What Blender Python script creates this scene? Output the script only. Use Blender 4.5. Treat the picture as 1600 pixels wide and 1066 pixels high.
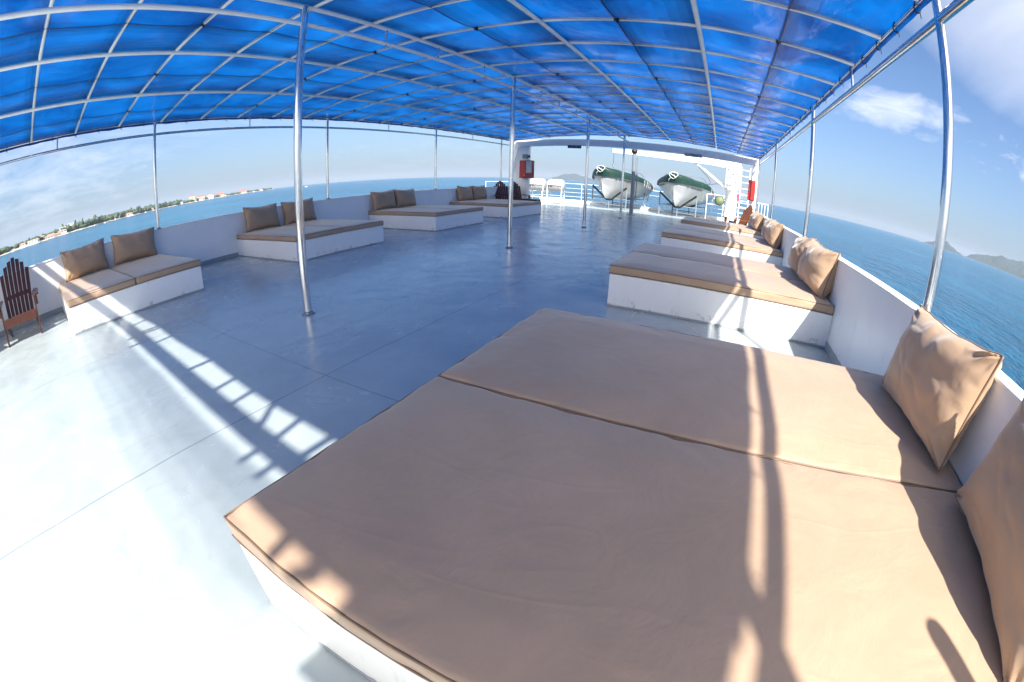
import bpy, bmesh, math, random
from mathutils import Vector, Matrix, noise
R=math.radians
random.seed(7)
for o in list(bpy.data.objects): bpy.data.objects.remove(o)
SC=bpy.context.scene; COL=SC.collection
# ------------------------------------------------------------------ camera (full-frame fisheye lens)
EYE=1.3044; HAZE=5e-5
cam=bpy.data.cameras.new('camera'); co=bpy.data.objects.new('camera',cam); COL.objects.link(co); SC.camera=co
cam.type='PANO'
def setc(k,v):
    for t in (cam,getattr(cam,'cycles',None)):
        try: setattr(t,k,v)
        except Exception: pass
setc('panorama_type','FISHEYE_LENS_POLYNOMIAL')
setc('fisheye_fov',R(200))
for k,v in enumerate((0.0,-0.06544073654,-6.92472718e-06,-2.90692917e-06,-4.433093e-08)): setc('fisheye_polynomial_k%d'%k,v)
cam.sensor_width=36; cam.sensor_fit='HORIZONTAL'; cam.clip_start=.02; cam.clip_end=90000
r_=Vector((0.8909445,0.4533594,0.0261366)); u_=Vector((-0.1888505,0.3175583,0.9292428)); f_=Vector((-0.4129811,0.8328397,-0.3685440))
m=Matrix((r_,u_,-f_)).transposed().to_4x4(); m.translation=(0,0,EYE); co.matrix_world=m
# ------------------------------------------------------------------ light, sky, exposure
SUNV=Vector((1,-1.95,2.15)).normalized()
SUN_EL=math.asin(SUNV.z); SUN_AZ=math.atan2(SUNV.x,SUNV.y)
sl=bpy.data.lights.new('sun','SUN'); sl.energy=4.2; sl.angle=R(.7); sl.color=(1,.95,.88)
so=bpy.data.objects.new('sun',sl); COL.objects.link(so); so.rotation_euler=SUNV.to_track_quat('Z','Y').to_euler()
so.location=(10,-20,30)
SC.view_settings.view_transform='Standard'; SC.view_settings.look='None'; SC.view_settings.gamma=1
SC.view_settings.exposure=1.45
try: SC.view_settings.use_curve_mapping=False
except Exception: pass

class NT:
    """small helper for node trees"""
    def __init__(s,t): s.t=t; t.nodes.clear()
    def n(s,kind,**kw):
        n=s.t.nodes.new(kind)
        for k,v in kw.items():
            if k=='i':
                for a,b in v.items(): s.put(n.inputs[a],b)
            else: setattr(n,k,v)
        return n
    def put(s,sock,v):
        if isinstance(v,bpy.types.NodeSocket): s.t.links.new(v,sock)
        elif isinstance(v,bpy.types.Node): s.t.links.new(v.outputs[0],sock)
        else:
            if hasattr(sock,'default_value') and sock.type=='RGBA' and len(v)==3: v=(*v,1)
            sock.default_value=v
    def math(s,op,a,b=0.0,c=None,clamp=False):
        n=s.n('ShaderNodeMath',operation=op,use_clamp=clamp); s.put(n.inputs[0],a); s.put(n.inputs[1],b)
        if c is not None: s.put(n.inputs[2],c)
        return n.outputs[0]
    def vmath(s,op,a,b=(0,0,0)):
        n=s.n('ShaderNodeVectorMath',operation=op); s.put(n.inputs[0],a); s.put(n.inputs[1],b)
        return n.outputs['Value'] if op in('DOT_PRODUCT','LENGTH') else n.outputs[0]
    def mix(s,f,a,b,mode='MIX'):
        n=s.n('ShaderNodeMix',data_type='RGBA',blend_type=mode); s.put(n.inputs[0],f); s.put(n.inputs[6],a); s.put(n.inputs[7],b); return n.outputs[2]
    def ramp(s,f,stops):
        n=s.n('ShaderNodeValToRGB'); s.put(n.inputs[0],f); e=n.color_ramp.elements
        while len(e)<len(stops): e.new(.5)
        for el,(p,c) in zip(e,stops):
            el.position=p; el.color=(c,c,c,1) if isinstance(c,(int,float)) else (*c,1)
        return n.outputs[0]
    def noise(s,vec,scale,detail=4,rough=.55,dist=0.0):
        n=s.n('ShaderNodeTexNoise'); s.put(n.inputs['Vector'],vec); n.inputs['Scale'].default_value=scale
        n.inputs['Detail'].default_value=detail; n.inputs['Roughness'].default_value=rough; n.inputs['Distortion'].default_value=dist
        return n.outputs['Fac']
    def mapping(s,vec,scale=(1,1,1),rot=(0,0,0),loc=(0,0,0)):
        n=s.n('ShaderNodeMapping'); s.put(n.inputs[0],vec); n.inputs['Scale'].default_value=scale; n.inputs['Rotation'].default_value=rot; n.inputs['Location'].default_value=loc
        return n.outputs[0]
    def bump(s,h,strength=.3,dist=.02,normal=None):
        n=s.n('ShaderNodeBump'); s.put(n.inputs['Height'],h); n.inputs['Strength'].default_value=strength; n.inputs['Distance'].default_value=dist
        if normal is not None: s.put(n.inputs['Normal'],normal)
        return n.outputs[0]

# ---- world: Nishita sky with a few clouds
FILL_SKY=(12.5,11.0,9.2)  # bright sky added behind the camera, out of view, to lift the shade
W=bpy.data.worlds.new('World'); SC.world=W; W.use_nodes=True
g=NT(W.node_tree)
sky=g.n('ShaderNodeTexSky',sky_type='NISHITA',sun_disc=False,sun_elevation=SUN_EL,sun_rotation=SUN_AZ,altitude=10,air_density=1.0,dust_density=.6,ozone_density=2.0)
tc=g.n('ShaderNodeTexCoord'); D=g.vmath('NORMALIZE',tc.outputs['Generated'])
sep=g.n('ShaderNodeSeparateXYZ'); g.put(sep.inputs[0],D)
zz=g.math('ADD',g.math('MAXIMUM',sep.outputs[2],0.0),.16)
P=g.n('ShaderNodeCombineXYZ'); g.put(P.inputs[0],g.math('DIVIDE',sep.outputs[0],zz)); g.put(P.inputs[1],g.math('DIVIDE',sep.outputs[1],zz)); P.inputs[2].default_value=2.3
n1=g.noise(P.outputs[0],2.6,10,.62,.35)
n2=g.noise(g.mapping(P.outputs[0],(1,.38,1),(0,0,.5)),3.4,8,.6,.6)
tot=None
CLOUDS=[ # centre, half width deg, half height deg, gain, softness, noise
 ((.37,.895,.25),11,3.4,.80,2.6,n1),((.47,.843,.262),6,2.4,.62,2.2,n1),((.589,.779,.216),9,4.2,.48,4.0,n1),((.50,.85,.13),10,4,.30,1.6,n2),
 ((-.985,.02,.115),20,8.5,.75,2.4,n1),((-.985,-.14,.11),13,7,.80,2.6,n1),((-.969,.198,.15),17,6.5,.62,1.7,n2),((-.88,.44,.16),22,6,.52,1.2,n2),((-.62,.77,.045),22,3,.50,1.5,n1),
 ((.70,.53,.58),28,20,2.0,.75,n2),((.3,-.2,.92),50,40,.5,1.6,n1),((-.8,-.5,.3),30,14,.7,2.2,n1)]
for c,a,b,gain,k,nz in CLOUDS:
    if gain==2.0: nz=g.math('ADD',g.math('MULTIPLY',nz,.55),.22)
    c=Vector(c).normalized(); t1=Vector((0,0,1)).cross(c).normalized(); t2=c.cross(t1)
    u=g.math('DIVIDE',g.vmath('DOT_PRODUCT',D,t1),math.sin(R(a))); v=g.math('DIVIDE',g.vmath('DOT_PRODUCT',D,t2),math.sin(R(b)))
    rr=g.math('ADD',g.math('MULTIPLY',u,u),g.math('MULTIPLY',v,v))
    mk=g.math('SUBTRACT',1.0,rr,clamp=True)
    front=g.math('GREATER_THAN',g.vmath('DOT_PRODUCT',D,c),0.0)
    mk=g.math('MULTIPLY',mk,front)
    dn=g.math('MULTIPLY',g.math('SUBTRACT',g.math('ADD',nz,g.math('MULTIPLY',g.math('POWER',mk,.5),gain*.62)),.80),k,clamp=True)
    if c.x<-.3: dn=g.math('MULTIPLY',dn,.58)
    tot=dn if tot is None else g.math('MAXIMUM',tot,dn)
tot=g.math('MULTIPLY',tot,.92)
SKYT=g.mix(1.0,sky.outputs[0],(.52,.63,.77),'MULTIPLY')
hz=g.math('POWER',g.math('SUBTRACT',1.0,g.math('MAXIMUM',sep.outputs[2],0.0),clamp=True),7.0)
SKYT=g.mix(g.math('MULTIPLY',hz,.85),SKYT,(1.08,1.36,1.98))
skyc=g.mix(tot,SKYT,(4.9,5.1,5.7))
fill_dir=Vector((.22,-.66,.72)).normalized(); bd=g.vmath('DOT_PRODUCT',D,fill_dir)
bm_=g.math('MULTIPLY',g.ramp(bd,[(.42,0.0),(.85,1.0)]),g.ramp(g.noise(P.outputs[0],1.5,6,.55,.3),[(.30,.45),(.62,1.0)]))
skyc=g.mix(bm_,skyc,FILL_SKY)
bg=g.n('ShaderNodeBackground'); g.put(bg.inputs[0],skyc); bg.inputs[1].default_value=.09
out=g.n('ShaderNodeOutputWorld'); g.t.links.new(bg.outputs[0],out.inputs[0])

# ------------------------------------------------------------------ materials
MATS={}
def mat(name):
    m=bpy.data.materials.new(name); m.use_nodes=True; g=NT(m.node_tree)
    o=g.n('ShaderNodeOutputMaterial'); b=g.n('ShaderNodeBsdfPrincipled'); g.t.links.new(b.outputs[0],o.inputs[0]); MATS[name]=m
    return m,g,b,o
def obj_co(g): return g.n('ShaderNodeTexCoord').outputs['Object']
def simple(name,col,rough=.5,metal=0,var=.12,scale=6,bump=.0,bscale=30,spec=.5):
    m,g,b,o=mat(name); c=obj_co(g); n=g.noise(c,scale,5,.6)
    f=g.ramp(n,[(.3,1-var),(.7,1+var)]) if var else 1
    g.put(b.inputs['Base Color'],g.mix(1.0,(*col,1),f,'MULTIPLY') if var else col)
    g.put(b.inputs['Roughness'],g.math('ADD',rough-.06,g.math('MULTIPLY',g.noise(c,scale*3,3),.12)))
    b.inputs['Metallic'].default_value=metal; b.inputs['Specular IOR Level'].default_value=spec
    if bump: g.put(b.inputs['Normal'],g.bump(g.noise(c,bscale,4),bump,.01))
    return m
# deck paint
m,g,b,o=mat('deck_paint'); c=obj_co(g); sx=g.n('ShaderNodeSeparateXYZ'); g.put(sx.inputs[0],c)
def line(coord,off,period,w):
    t=g.math('ABSOLUTE',g.math('SUBTRACT',g.math('FRACT',g.math('DIVIDE',g.math('ADD',coord,off),period)),.5))
    return g.math('GREATER_THAN',t,.5-w/period)
wob=g.math('MULTIPLY',g.math('SUBTRACT',g.noise(c,.8,2),.5),.05)
sxx=g.math('ADD',sx.outputs[0],wob); syy=g.math('ADD',sx.outputs[1],wob)
seam=g.math('MAXIMUM',line(sxx,4.68,2.39,.007),line(syy,1.3,3.0,.006))
big=g.noise(c,.55,5,.6,.8); mid=g.noise(c,2.2,6,.65,.4); fine=g.noise(c,40,4,.7)
dn=g.math('ABSOLUTE',g.math('SUBTRACT',g.math('FRACT',g.math('MULTIPLY',g.noise(g.mapping(c,(1,.55,1)),.7,3,.5,.9),7.0)),.5))
ring=g.ramp(dn,[(.0,1.0),(.03,.6),(.055,0.0)]); ring=g.math('MULTIPLY',ring,g.ramp(big,[(.45,0.0),(.6,1.0)]))
stain=g.ramp(mid,[(.25,.85),(.55,1.0),(.8,1.06)])
col=g.mix(1.0,(.375,.43,.43),stain,'MULTIPLY')
col=g.mix(g.math('MULTIPLY',ring,.14),col,(.16,.18,.21)); col=g.mix(g.math('MULTIPLY',seam,.4),col,(.09,.10,.12))
gr=g.math('MULTIPLY',g.ramp(g.noise(c,7,6,.75,.5),[(.58,0.0),(.70,1.0)]),g.ramp(big,[(.35,0.0),(.6,1.0)])); col=g.mix(g.math('MULTIPLY',gr,.20),col,(.17,.18,.19))
sc=g.n('ShaderNodeTexNoise'); g.put(sc.inputs[0],g.mapping(c,(14,.9,1),(0,0,.7))); sc.inputs['Scale'].default_value=1.6; sc.inputs['Detail'].default_value=6; col=g.mix(g.ramp(sc.outputs[0],[(.90,0.0),(.99,.02)]),col,(.62,.64,.65))
g.put(b.inputs['Base Color'],col)
rg=g.math('ADD',g.ramp(mid,[(.3,.13),(.7,.27)]),g.math('MULTIPLY',fine,.06)); g.put(b.inputs['Roughness'],g.math('ADD',rg,g.math('MULTIPLY',ring,.1)))
b.inputs['Specular IOR Level'].default_value=.75
h=g.math('ADD',g.math('MULTIPLY',g.noise(c,.9,3,.5,.5),1.0),g.math('MULTIPLY',mid,.12)); h=g.math('ADD',h,g.math('MULTIPLY',fine,.006)); h=g.math('SUBTRACT',h,g.math('MULTIPLY',seam,.05))
g.put(b.inputs['Normal'],g.bump(h,.55,.035))
# white paint
m,g,b,o=mat('white_paint'); c=obj_co(g); n=g.noise(c,2.5,6,.65); n2=g.noise(g.mapping(c,(6,6,1.2)),3,5,.7)
col=g.mix(g.ramp(n,[(.35,0.0),(.75,.5)]),(.88,.875,.85),(.79,.785,.77)); col=g.mix(g.ramp(n2,[(.60,0.0),(.78,.55)]),col,(.55,.52,.47))
sz=g.n('ShaderNodeSeparateXYZ'); g.put(sz.inputs[0],c)
low=g.math('SUBTRACT',1.0,g.math('DIVIDE',g.math('ABSOLUTE',sz.outputs[2]),.10),clamp=True)
chip=g.math('MULTIPLY',g.ramp(g.noise(c,9,5,.7),[(.55,0.0),(.60,1.0)]),g.math('POWER',low,.6)); col=g.mix(g.math('MULTIPLY',chip,.7),col,(.28,.25,.23))
rs=g.math('MULTIPLY',g.ramp(g.noise(g.mapping(c,(7,7,.35)),2.0,3,.5),[(.70,0.0),(.76,1.0)]),g.ramp(g.noise(c,1.1,2),[(.5,0.0),(.6,1.0)])); col=g.mix(g.math('MULTIPLY',rs,.35),col,(.42,.24,.13))
g.put(b.inputs['Base Color'],col); g.put(b.inputs['Roughness'],g.math('ADD',.28,g.math('MULTIPLY',n,.2)))
g.put(b.inputs['Normal'],g.bump(g.math('ADD',g.noise(c,3,3),g.math('MULTIPLY',g.noise(c,60,2),.08)),.25,.012))
simple('grey_trim',(.33,.36,.38),.4,var=.15,scale=5)
simple('bright_white',(.85,.85,.84),.4,var=.05)
simple('steel_grey',(.20,.235,.28),.4,.1,var=.1)
# fabrics
def fabric(name,col,wr=.32):
    m,g,b,o=mat(name); c=obj_co(g); n=g.noise(c,1.7,6,.6,.4); n2=g.noise(c,9,5,.65); n3=g.noise(c,420,2,.6)
    v=g.math('ADD',g.ramp(n,[(.28,.86),(.72,1.08)]),g.math('MULTIPLY',g.math('SUBTRACT',n2,.5),.10)); v=g.math('ADD',v,g.math('MULTIPLY',g.math('SUBTRACT',n3,.5),.16))
    g.put(b.inputs['Base Color'],g.mix(1.0,col,v,'MULTIPLY')); b.inputs['Roughness'].default_value=.52; b.inputs['Specular IOR Level'].default_value=.45
    b.inputs['Sheen Weight'].default_value=.45; b.inputs['Sheen Roughness'].default_value=.35
    wv=g.n('ShaderNodeTexNoise',noise_type='RIDGED_MULTIFRACTAL'); g.put(wv.inputs[0],g.mapping(c,(1,1.6,1),(0,0,.6))); wv.inputs['Scale'].default_value=2.6; wv.inputs['Detail'].default_value=3
    fo=g.math('ABSOLUTE',g.math('SUBTRACT',g.noise(g.mapping(c,(.5,1.4,1),(0,0,.4)),1.3,2,.5,.8),.5))
    fo=g.ramp(fo,[(0.0,.7),(.018,0.0)])
    h=g.math('ADD',g.math('ADD',g.math('MULTIPLY',g.noise(c,4.5,4,.55,.7),.9),g.math('MULTIPLY',fo,.12)),g.math('MULTIPLY',wv.outputs[0],.16)); h=g.math('ADD',h,g.math('MULTIPLY',n3,.02))
    g.put(b.inputs['Normal'],g.bump(h,wr,.03))
    return m
fabric('tan_fabric',(.45,.312,.208),.26); fabric('pillow_fabric',(.43,.29,.185),.22); fabric('piping_fabric',(.22,.14,.085),.1)
# stainless pipe
m,g,b,o=mat('stainless'); c=obj_co(g); n=g.noise(g.mapping(c,(1,1,.3)),14,4); b.inputs['Metallic'].default_value=1
g.put(b.inputs['Base Color'],g.ramp(n,[(.3,(.62,.63,.65)),(.7,(.80,.80,.80))])); g.put(b.inputs['Roughness'],g.math('ADD',.07,g.math('MULTIPLY',n,.10)))
# pipe of the roof: deck reflections on bare metal put into a whitish base colour
m,g,b,o=mat('roof_pipe'); c=obj_co(g); n=g.noise(c,5,4); b.inputs['Metallic'].default_value=.0
g.put(b.inputs['Base Color'],g.ramp(n,[(.3,(.80,.80,.80)),(.7,(.90,.90,.88))])); b.inputs['Roughness'].default_value=.22
# tarpaulin
m,g,b,o=mat('blue_tarpaulin'); c=obj_co(g); n=g.noise(c,1.1,4,.6,.5); n2=g.noise(g.mapping(c,(2.2,.9,1)),2.4,4,.6,.8)
colr=g.ramp(n,[(.3,(.001,.035,.20)),(.7,(.002,.06,.28))])
h=g.math('ADD',g.noise(c,1.6,2,.45,.6),g.math('MULTIPLY',n2,.35)); bp=g.bump(h,.4,.06)
g.put(b.inputs['Base Color'],g.mix(1.0,colr,(.75,.8,.9),'MULTIPLY')); b.inputs['Roughness'].default_value=.13; b.inputs['Specular IOR Level'].default_value=.9; g.put(b.inputs['Normal'],bp)
tr=g.n('ShaderNodeBsdfTranslucent'); g.put(tr.inputs[0],g.ramp(g.noise(g.mapping(c,(1.1,.8,1)),1.0,5,.6,.8),[(.32,(.0005,.033,.18)),(.68,(.002,.135,.52))])); g.put(tr.inputs[1],bp)
mx=g.n('ShaderNodeMixShader'); mx.inputs[0].default_value=.5; g.t.links.new(b.outputs[0],mx.inputs[1]); g.t.links.new(tr.outputs[0],mx.inputs[2]); g.t.links.new(mx.outputs[0],o.inputs[0])
m,g,b,o=mat('soft_blocker'); b.inputs['Base Color'].default_value=(.6,.65,.72,1); trn=g.n('ShaderNodeBsdfTransparent'); mx=g.n('ShaderNodeMixShader'); mx.inputs[0].default_value=.82; g.t.links.new(b.outputs[0],mx.inputs[1]); g.t.links.new(trn.outputs[0],mx.inputs[2]); g.t.links.new(mx.outputs[0],o.inputs[0])  # thin film for the added light-softening layers behind the roof
m,g,b,o=mat('dark_film'); b.inputs['Base Color'].default_value=(.004,.02,.09,1); b.inputs['Roughness'].default_value=.2; trn=g.n('ShaderNodeBsdfTransparent'); mx=g.n('ShaderNodeMixShader'); mx.inputs[0].default_value=.80; g.t.links.new(b.outputs[0],mx.inputs[1]); g.t.links.new(trn.outputs[0],mx.inputs[2]); g.t.links.new(mx.outputs[0],o.inputs[0])  # see-through film that darkens the sheet in graded steps
simple('seam_strap',(.012,.03,.16),.5,var=.2); simple('black_rubber',(.012,.012,.013),.5,var=.1); simple('dark_rope',(.03,.035,.045),.8)
simple('white_rope',(.72,.73,.74),.8,var=.15,scale=20); simple('red_paint',(.52,.03,.025),.3,var=.12); simple('dark_red',(.26,.012,.015),.25,var=.15)
simple('orange_fabric',(.62,.16,.035),.6,var=.2); simple('green_cover',(.002,.030,.023),.5,var=.35,scale=4,bump=.5,bscale=7); simple('hull_white',(.47,.49,.515),.3,var=.06,scale=3)
simple('raft_white',(.34,.35,.37),.35,var=.08); simple('bag_green',(.13,.17,.075),.6,var=.3,scale=8); simple('pink_cloth',(.5,.08,.18),.7,var=.3,scale=12); simple('blue_plastic',(.02,.20,.55),.4); simple('glass_dark',(.03,.03,.035),.1)
simple('ink',(.03,.035,.05),.5,var=.2); simple('sign_grey',(.42,.44,.47),.5); simple('cream',(.75,.72,.62),.5); simple('yellow_wood',(.55,.33,.07),.5)
m,g,b,o=mat('mahogany'); c=obj_co(g); n=g.noise(g.mapping(c,(9,9,1.1)),5,6,.6,.8)
g.put(b.inputs['Base Color'],g.ramp(n,[(.25,(.035,.011,.007)),(.55,(.075,.023,.014)),(.8,(.125,.042,.025))])); b.inputs['Roughness'].default_value=.36; g.put(b.inputs['Normal'],g.bump(n,.2,.004))
m,g,b,o=mat('teak_orange'); c=obj_co(g); n=g.noise(g.mapping(c,(9,9,1.1)),5,6,.6,.8)
g.put(b.inputs['Base Color'],g.ramp(n,[(.25,(.12,.038,.014)),(.8,(.28,.105,.04))])); b.inputs['Roughness'].default_value=.42
# sea water
m,g,b,o=mat('sea_water'); c=obj_co(g)
w1=g.noise(g.mapping(c,(1,.42,1),(0,0,.35)),.42,4,.6,.3); w2=g.noise(g.mapping(c,(1,.5,1),(0,0,-.5)),.12,4,.6); w3=g.noise(g.mapping(c,(1,.3,1),(0,0,.2)),.02,5,.6); w4=g.noise(g.mapping(c,(.35,1,1),(0,0,.25)),.004,5,.6)
fac=g.math('ADD',g.math('MULTIPLY',w4,.6),g.math('MULTIPLY',w3,.4))
g.put(b.inputs['Base Color'],g.ramp(fac,[(.32,(.002,.052,.125)),(.52,(.004,.092,.195)),(.68,(.018,.155,.275))]))
b.inputs['Roughness'].default_value=.16; b.inputs['IOR'].default_value=1.33
w0=g.noise(g.mapping(c,(1,.45,1),(0,0,.1)),1.3,3,.6,.4)
h=g.math('ADD',g.math('ADD',g.math('MULTIPLY',w1,.40),w2),g.math('MULTIPLY',w0,.12)); g.put(b.inputs['Normal'],g.bump(h,1.0,5.5))
simple('forest',(.04,.07,.04),.8,var=.5,scale=.05); simple('hill_green',(.020,.040,.045),.9,var=.5,scale=.02); simple('beach',(.42,.38,.30),.9,var=.2,scale=.05)
simple('plaster_white',(.75,.74,.70),.7,var=.08,scale=.2); simple('plaster_beige',(.60,.50,.36),.7,var=.1,scale=.2); simple('roof_red',(.34,.10,.07),.7,var=.2,scale=.2); simple('window_dark',(.05,.06,.08),.2); simple('roof_pink',(.42,.22,.18),.7,var=.2,scale=.2)

# ------------------------------------------------------------------ mesh helpers
class MB:
    def __init__(s): s.v=[]; s.f=[]; s.sm=[]
    def add(s,v,f,smooth=False):
        o=len(s.v); s.v+= [tuple(p) for p in v]; s.f+= [tuple(i+o for i in q) for q in f]; s.sm+=[smooth]*len(f); return s
    def box(s,x0,x1,y0,y1,z0,z1,bev=0.0,M=None):
        if bev<=0:
            v=[(x,y,z) for x in(x0,x1) for y in(y0,y1) for z in(z0,z1)]
            f=[(0,1,3,2),(4,6,7,5),(0,4,5,1),(2,3,7,6),(0,2,6,4),(1,5,7,3)]
        else:
            bm=bmesh.new(); bmesh.ops.create_cube(bm,size=1)
            for q in bm.verts: q.co=((x0+x1)/2+q.co.x*(x1-x0),(y0+y1)/2+q.co.y*(y1-y0),(z0+z1)/2+q.co.z*(z1-z0))
            bmesh.ops.bevel(bm,geom=bm.edges[:],offset=bev,segments=2,affect='EDGES',profile=.6); bm.verts.index_update()
            v=[q.co.copy() for q in bm.verts]; f=[[q.index for q in p.verts] for p in bm.faces]; bm.free()
        if M is not None: v=[M@Vector(p) for p in v]
        return s.add(v,f)
    def tube(s,pts,rad,n=10,caps=True,closed=False):
        pts=[Vector(p) for p in pts]; N=len(pts); rs=rad if isinstance(rad,(list,tuple)) else [rad]*N
        v=[];f=[]; t=(pts[1]-pts[0]).normalized(); ref=Vector((0,0,1)) if abs(t.z)<.9 else Vector((1,0,0)); a=t.cross(ref).normalized()
        for i,p in enumerate(pts):
            if closed: t=(pts[(i+1)%N]-pts[i-1]).normalized()
            else: t=(pts[min(i+1,N-1)]-pts[max(i-1,0)]).normalized()
            a=(a-t*a.dot(t)).normalized(); bb=t.cross(a)
            for k in range(n):
                w=2*math.pi*k/n; v.append(p+(a*math.cos(w)+bb*math.sin(w))*rs[i])
        for i in range(N if closed else N-1):
            j=(i+1)%N
            for k in range(n): f.append((i*n+k,i*n+(k+1)%n,j*n+(k+1)%n,j*n+k))
        s.add(v,f,True)
        if caps and not closed:
            s.add(v[:n],[tuple(range(n))[::-1]]); s.add(v[-n:],[tuple(range(n))])
        return s
    def lathe(s,prof,n=20,M=None):
        v=[];f=[]
        for r,z in prof:
            for k in range(n): w=2*math.pi*k/n; v.append(Vector((r*math.cos(w),r*math.sin(w),z)))
        for i in range(len(prof)-1):
            for k in range(n): f.append((i*n+k,i*n+(k+1)%n,(i+1)*n+(k+1)%n,(i+1)*n+k))
        if prof[0][0]>1e-4: f.append(tuple(range(n))[::-1])
        if prof[-1][0]>1e-4: f.append(tuple((len(prof)-1)*n+k for k in range(n)))
        if M is not None: v=[M@p for p in v]
        return s.add(v,f,True)
    def prism(s,poly,z0,z1,M=None):
        n=len(poly); v=[Vector((x,y,z0)) for x,y in poly]+[Vector((x,y,z1)) for x,y in poly]
        f=[tuple(range(n))[::-1],tuple(range(n,2*n))]+[(i,(i+1)%n,n+(i+1)%n,n+i) for i in range(n)]
        if M is not None: v=[M@p for p in v]
        return s.add(v,f)
    def grid(s,fn,nu,nv,smooth=True):
        v=[fn(i/nu,j/nv) for j in range(nv+1) for i in range(nu+1)]
        f=[(j*(nu+1)+i,j*(nu+1)+i+1,(j+1)*(nu+1)+i+1,(j+1)*(nu+1)+i) for j in range(nv) for i in range(nu)]
        return s.add(v,f,smooth)
    def mesh(s,name):
        me=bpy.data.meshes.new(name); me.from_pydata(s.v,[],s.f); me.polygons.foreach_set('use_smooth',s.sm)
        bm=bmesh.new(); bm.from_mesh(me); bmesh.ops.recalc_face_normals(bm,faces=bm.faces[:]); bm.to_mesh(me); bm.free(); me.update(); return me
    def build(s,name,mt,parent=None):
        me=s.mesh(name); me.materials.append(MATS[mt]); o=bpy.data.objects.new(name,me); COL.objects.link(o)
        if parent is not None: o.parent=parent
        return o
def tag(o,label=None,cat=None,group=None,kind=None):
    for k,v in (('label',label),('category',cat),('group',group),('kind',kind)):
        if v: o[k]=v
    return o
def thing(name,label,cat,loc=(0,0,0),rz=0,group=None):
    o=bpy.data.objects.new(name,None); COL.objects.link(o); o.location=loc; o.rotation_euler=(0,0,rz); o.empty_display_size=.2
    return tag(o,label,cat,group)
def dup(root,loc=None,rz=None,label=None,group=None):
    def cp(o,parent):
        c=o.copy(); COL.objects.link(c)
        if parent is not None: c.parent=parent
        for ch in o.children: cp(ch,c)
        return c
    c=cp(root,None)
    if loc is not None: c.location=loc
    if rz is not None: c.rotation_euler=(0,0,rz)
    return tag(c,label,None,group)
def share(o,loc,parent):      # a further copy of a part
    c=o.copy(); COL.objects.link(c); c.parent=parent; c.location=loc
    for ch in o.children:
        d=ch.copy(); COL.objects.link(d); d.parent=c
    return c

# ------------------------------------------------------------------ plan of the deck (metres, x to starboard, y forward)
XL,XR,XC=-8.46,1.36,-3.606
PXL,PXR=-8.49,1.385
HW=.896; ZE,ZR=2.905,3.205
YA,YB=-1.62,16.93
def arch(x):
    t=(x-XC)/((XR-XC) if x>XC else (XC-XL)); return ZR-.30*t*t
RIBS=[.05+.877*k for k in range(-1,20)]
YR0=-1.80
PURL=[-6.86,-5.24,XC,-1.95,-.25]
POSTY_C=[2.56,7.05,11.53,16.02]; POSTY_L=[-1.42,2.55,6.92,11.33,15.68]; POSTY_R=[-1.42,2.45,6.75,11.36,16.3]
RAIL=.215

# ------------------------------------------------------------------ setting
sea=MB(); 
N=64; sea.add([(0,0,0)]+[(40000*math.cos(2*math.pi*k/N),40000*math.sin(2*math.pi*k/N),0) for k in range(N)],[(0,k+1,(k+1)%N+1) for k in range(N)])
o=sea.build('sea','sea_water'); o.location=(0,0,-12); tag(o,kind='structure')
dk=MB(); dk.box(XL-.14,XR+.10,-9,17.4,-.12,0); dk.box(-10.4,2.2,17.4,24.3,-.12,0)
tag(dk.build('deck','deck_paint'),kind='structure')
kb=MB(); kb.box(-10.4,2.2,24.15,24.3,.0,.13,.01); tag(kb.build('kerb','bright_white'),kind='structure')
hull=thing('ship_hull','white steel ship side below the open top deck','hull')
h=MB(); h.box(XL-.12,XR+.08,-9,17.3,-12.5,-.13); h.box(-10.3,2.1,17.35,24.2,-3.5,-.13); h.build('hull_plating','white_paint',hull)

def bulwark(name,label,side):
    t=thing(name,label,'wall'); s=1 if side>0 else -1; x=XR if s>0 else XL
    w=MB(); a,b2=sorted((x,x+s*.10)); w.box(a,b2,-9,17.2,.001,HW-.012,.004); w.build('wall_plate','white_paint',t)
    a,b2=sorted((x-s*.012,x+s*.118)); w=MB(); w.box(a,b2,-9,17.2,HW-.012,HW+.006,.006); w.build('cap_rail','bright_white',t)
    a,b2=sorted((x-s*.012,x-s*.0005)); w=MB(); w.box(a,b2,-9,17.2,.001,.085,.004); w.build('skirting','grey_trim',t)
    return t
bulwark('bulwark','white steel bulwark along the left deck edge before the distant shore',-1)
bulwark('bulwark','white steel bulwark along the right deck edge behind the nearest pillows',1)

# ------------------------------------------------------------------ canopy frame
cf=thing('canopy_frame','silver pipe frame of arched ribs and posts carrying the blue roof','canopy frame')
for y in RIBS:
    mb=MB(); mb.tube([(XL+ (XR-XL)*k/36,y,arch(XL+(XR-XL)*k/36)) for k in range(37)],.0245,8); mb.build('rib','roof_pipe',cf)
for x in PURL:
    mb=MB(); mb.tube([(x,YR0,arch(x)-.03),(x,RIBS[-1]+.05,arch(x)-.03)],.027,8); mb.build('purlin','roof_pipe',cf)
mb=MB(); mb.tube([(PXL,YR0,ZE),(PXL,RIBS[-1]+.05,ZE)],.021,8); mb.build('eave_rail','stainless',cf)
mb=MB(); mb.tube([(PXR,YR0,ZE),(PXR,RIBS[-1]+.05,ZE)],.021,8); mb.build('eave_rail','stainless',cf)
for y in (-1.86,):
    mb=MB(); mb.tube([(XL+ (XR-XL)*k/36,y,arch(XL+(XR-XL)*k/36)-.02) for k in range(37)],.065,8); mb.build('end_arch','roof_pipe',cf)
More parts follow.
